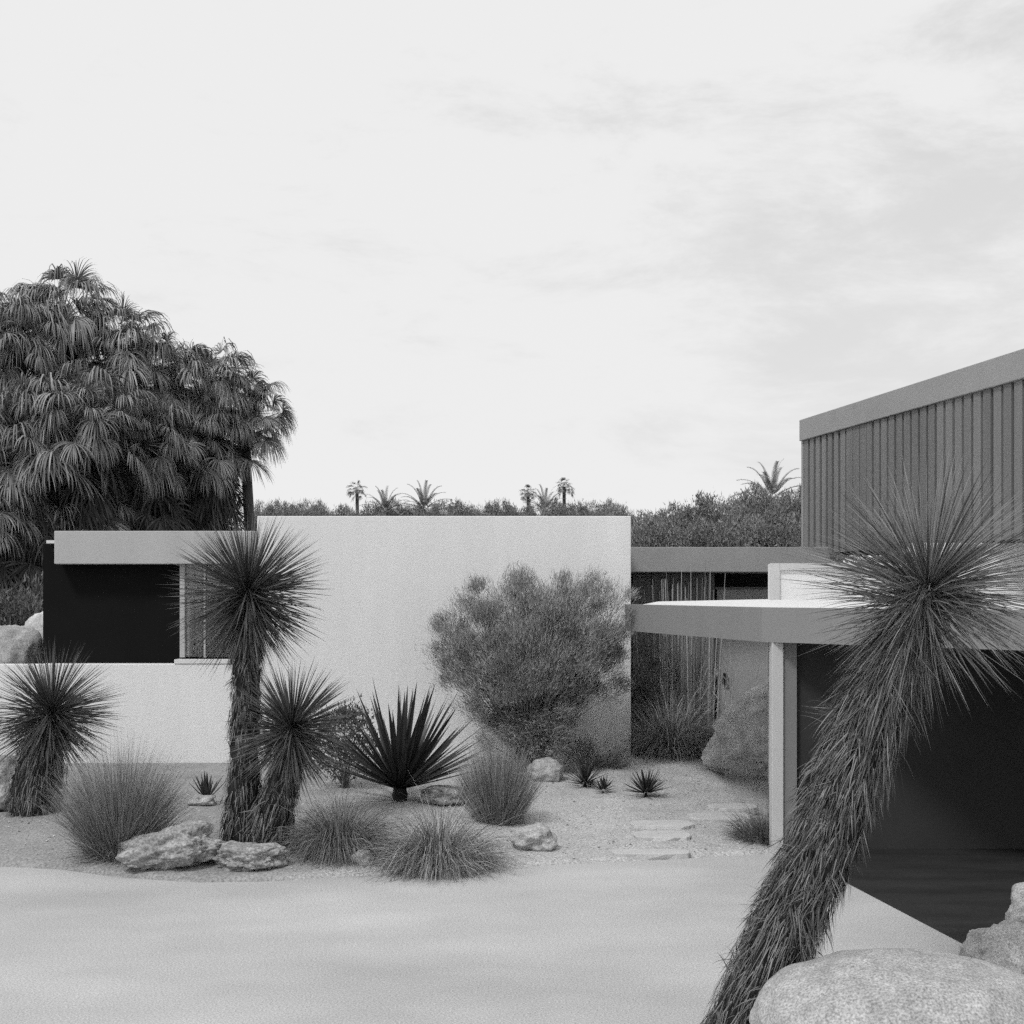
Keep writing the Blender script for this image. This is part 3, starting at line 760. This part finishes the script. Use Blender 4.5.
# far fan palms on the skyline
FARP = [(357, 490, 82, 0.36, 'lone distant fan palm on the skyline over the white house'),
        (528, 493, 82, 0.32, 'distant fan palm, shorter of the skyline pair'), (564, 487, 84, 0.36, 'distant fan palm, tallest on the skyline over the white house'),
        (450, 506, 80, 0.26, 'small distant fan palm low over the roof of the white house')]
crF, _ = crown_mesh(9, 26, 4)
for i, (px, py, d, sc, lab) in enumerate(FARP):
    h = P3(px, py, d); base = np.array([h[0], d, 0.25])
    root = thing('fan_palm', lab, 'palm', base, 'distant fan palms on the skyline')
    tb = MB(); tb.tube([(0, 0, -0.3), (0.05, 0, (h[2] - 0.25) * 0.6), tuple(h - base)], [0.16, 0.13, 0.10], 8, 0.04); tb.build('trunk', M['palm_trunk'], root, smooth=True)
    o = bpy.data.objects.new('crown', crF); COL.objects.link(o); o.parent = root; o.location = [float(c) for c in h - base]; o.scale = (sc,) * 3; o.rotation_euler.z = i * 2.1

# feather palms
def feather_crown(seed, n=26, L=2.6):
    r = np.random.default_rng(seed); mb = MB(); B, Dd, Ln, Sd = [], [], [], []
    c = (np.arange(n) + 0.5) / n
    for i in range(n):
        pol = math.radians(6 + 88 * c[i] ** 0.9); az = i * 2.39996
        hd = np.array([math.cos(az), math.sin(az), 0])
        d = math.sin(pol) * hd + math.cos(pol) * np.array([0, 0, 1.0])
        p = np.zeros(3); K = 26
        for k_ in range(K):
            t = k_ / K; dd = d + np.array([0, 0, -0.9 * t ** 1.6]); dd /= np.linalg.norm(dd)
            p = p + dd * L / K
            s = np.cross(dd, np.array([0, 0, 1.0])) ; s /= np.linalg.norm(s) + 1e-9
            if k_ > 3:
                for sg in (-1, 1):
                    B.append(p.copy()); Dd.append(s * sg * 0.75 + dd * 0.7 + np.array([0, 0, 0.25])); Ln.append(0.42 * (1.15 - t * 0.7)); Sd.append(dd)
    mb.blades(np.array(B), np.array(Dd), np.array(Ln), 0.085, droop=0.2, segs=2, side=np.array(Sd), taper=2)
    me = mb.mesh('feather_crown'); me.materials.append(M['palm']); return me
FE = feather_crown(3)
for i, (px, py, d, sc, lab) in enumerate([(772, 499, 46, 0.55, 'feather palm rising over the dense trees beside the louvred storey'),
        (385, 512, 78, 0.62, 'distant feather palm beside the lone fan palm on the skyline'), (424, 510, 78, 0.70, 'widest distant feather palm over the middle of the white house roof'),
        (545, 511, 80, 0.62, 'distant feather palm between the skyline pair of fan palms')]):
    h = P3(px, py, d); base = np.array([h[0], d, 0.25])
    root = thing('feather_palm', lab, 'palm', base, 'feather palms on the skyline')
    tb = MB(); tb.tube([(0, 0, -0.3), tuple((h - base) * 0.5), tuple(h - base)], [0.24, 0.2, 0.18], 8, 0.05); tb.build('trunk', M['palm_trunk'], root, smooth=True)
    o = bpy.data.objects.new('crown', FE); COL.objects.link(o); o.parent = root; o.location = [float(c) for c in h - base]; o.scale = (sc,) * 3; o.rotation_euler.z = i * 1.3

# broadleaf trees: three prototypes, copied
TP = []
for s in (31, 32, 33):
    cm, sm = clump_plant(1.0, 1.0, 0.8, 3.2, 170, 110, 0.085, 0.03, 0.2, seed=s, inner=0.1, lump=0.35, stem_r=0.035, base_z=0.0)
    a = cm.mesh('tree_crown'); a.materials.append(M['tree']); b = sm.mesh('tree_trunk'); b.materials.append(M['twig'])
    TP.append((a, b))
def tree(label, px, py_top, d, r, i, group):
    """crown radius r metres, top at pixel row py_top"""
    zt_ = Z_at(py_top, d); sz = (zt_ - 0.25) / 4.05
    root = thing('leafy_tree', label, 'tree', (X_at(px, d), d, 0.25), group)
    for nm, me in zip(('crown', 'trunk'), TP[i % 3]):
        o = bpy.data.objects.new(nm, me); COL.objects.link(o); o.parent = root
        o.scale = (r, r, sz); o.rotation_euler.z = i * 2.3
    return root
near_desc = [('just beyond the white house corner', 646, 514, 40, 1.1), ('second from the white house corner', 674, 509, 43, 1.2), ('third from the white house corner, a little taller', 702, 501, 41, 1.1),
             ('below and before the feather palm', 736, 504, 42, 1.0), ('at the foot of the feather palm', 762, 490, 44, 1.1), ('nearest the louvred storey', 792, 492, 42, 1.0), ('half hidden behind the louvred storey', 822, 496, 45, 1.5),
             ('low in the gap before the taller trees', 662, 522, 37, 1.1), ('low and dark under the feather palm', 748, 518, 37, 1.2), ('low and dark beside the louvred storey', 786, 516, 36.5, 1.2), ('low between the two dense groups', 710, 522, 36.5, 1.2)]
for i, (where, px, py, d, r_) in enumerate(near_desc):
    tree('dense leafy tree over the rear roof, ' + where, px, py, d, r_, i, 'dense trees over the rear roof')
for i, px in enumerate([262, 276, 291, 307, 322, 338, 372, 398, 412, 437, 464, 478, 494, 510, 520, 538, 556, 576, 592, 606, 622]):
    tree('distant leafy treetop low on the skyline behind the white roof', px, [503, 504, 506, 502, 505, 508, 504, 502, 505][i % 9] + (i * 7 % 3), 74 + (i * 5) % 9, 1.0 + 0.35 * ((i * 3) % 4) / 3, i, 'distant treetops behind the white roof')

# ------------------------------------------------------------------ sky, sun, camera
SUN = Vector((-0.36, -0.52, 0.80)).normalized()
el = math.asin(SUN.z); rot = math.atan2(SUN.x, SUN.y)
W = bpy.data.worlds.new('World'); S.world = W; W.use_nodes = True
N = W.node_tree.nodes; L = W.node_tree.links
bg = N['Background']; bg.inputs['Strength'].default_value = 0.1
sky = N.new('ShaderNodeTexSky'); sky.sky_type = 'NISHITA'; sky.sun_disc = False
sky.sun_elevation = el; sky.sun_rotation = rot
bw = N.new('ShaderNodeRGBToBW'); L.new(sky.outputs[0], bw.inputs[0])
tc = N.new('ShaderNodeTexCoord')
mp = N.new('ShaderNodeMapping'); mp.inputs['Scale'].default_value = (1, 1, 2.9); mp.inputs['Location'].default_value = (3.1, 1.4, 0.35)
L.new(tc.outputs['Generated'], mp.inputs[0])
n1 = N.new('ShaderNodeTexNoise'); n1.inputs['Scale'].default_value = 5.5; n1.inputs['Detail'].default_value = 9; n1.inputs['Roughness'].default_value = 0.68; n1.inputs['Distortion'].default_value = 0.25
L.new(mp.outputs[0], n1.inputs['Vector'])
# a thinner patch in the cloud sheet towards one side
vd = N.new('ShaderNodeVectorMath'); vd.operation = 'DISTANCE'
c = Vector((0.30, 1, 0.235)).normalized(); vd.inputs[1].default_value = c
L.new(tc.outputs['Generated'], vd.inputs[0])
pm = N.new('ShaderNodeMapRange'); pm.interpolation_type = 'SMOOTHSTEP'
pm.inputs['From Min'].default_value = 0.27; pm.inputs['From Max'].default_value = 0.03; pm.inputs['To Min'].default_value = 0.0; pm.inputs['To Max'].default_value = 0.24
L.new(vd.outputs['Value'], pm.inputs[0])
ad = N.new('ShaderNodeMath'); ad.operation = 'SUBTRACT'; L.new(n1.outputs['Fac'], ad.inputs[0]); L.new(pm.outputs[0], ad.inputs[1])
cr = N.new('ShaderNodeMapRange'); cr.interpolation_type = 'SMOOTHSTEP'
cr.inputs['From Min'].default_value = 0.20; cr.inputs['From Max'].default_value = 0.50; cr.inputs['To Min'].default_value = 0.73; cr.inputs['To Max'].default_value = 0.98
L.new(ad.outputs[0], cr.inputs[0])
mx = N.new('ShaderNodeMix'); mx.data_type = 'FLOAT'
L.new(cr.outputs[0], mx.inputs[0]); L.new(bw.outputs[0], mx.inputs[2]); mx.inputs[3].default_value = 8.6
L.new(mx.outputs[0], bg.inputs['Color'])

sl = bpy.data.lights.new('sun', 'SUN'); sl.energy = 1.8; sl.angle = math.radians(10)
so = bpy.data.objects.new('sun', sl); COL.objects.link(so); so.rotation_euler = SUN.to_track_quat('Z', 'Y').to_euler()

cam = bpy.data.cameras.new('camera'); co = bpy.data.objects.new('camera', cam); COL.objects.link(co)
co.location = (0, 0, H); co.rotation_euler = (math.radians(90), 0, 0)
cam.sensor_width = 36; cam.lens = 36 * F / 1024; cam.shift_y = (HY - 512) / 1024
cam.clip_start = 0.1; cam.clip_end = 3000
S.camera = co
S.view_settings.view_transform = 'Standard'; S.view_settings.look = 'None'
S.view_settings.exposure = 0.0; S.view_settings.gamma = 1.0
S.cycles.use_denoising = False
S.cycles.use_adaptive_sampling = True; S.cycles.adaptive_threshold = 0.055; S.cycles.adaptive_min_samples = 20
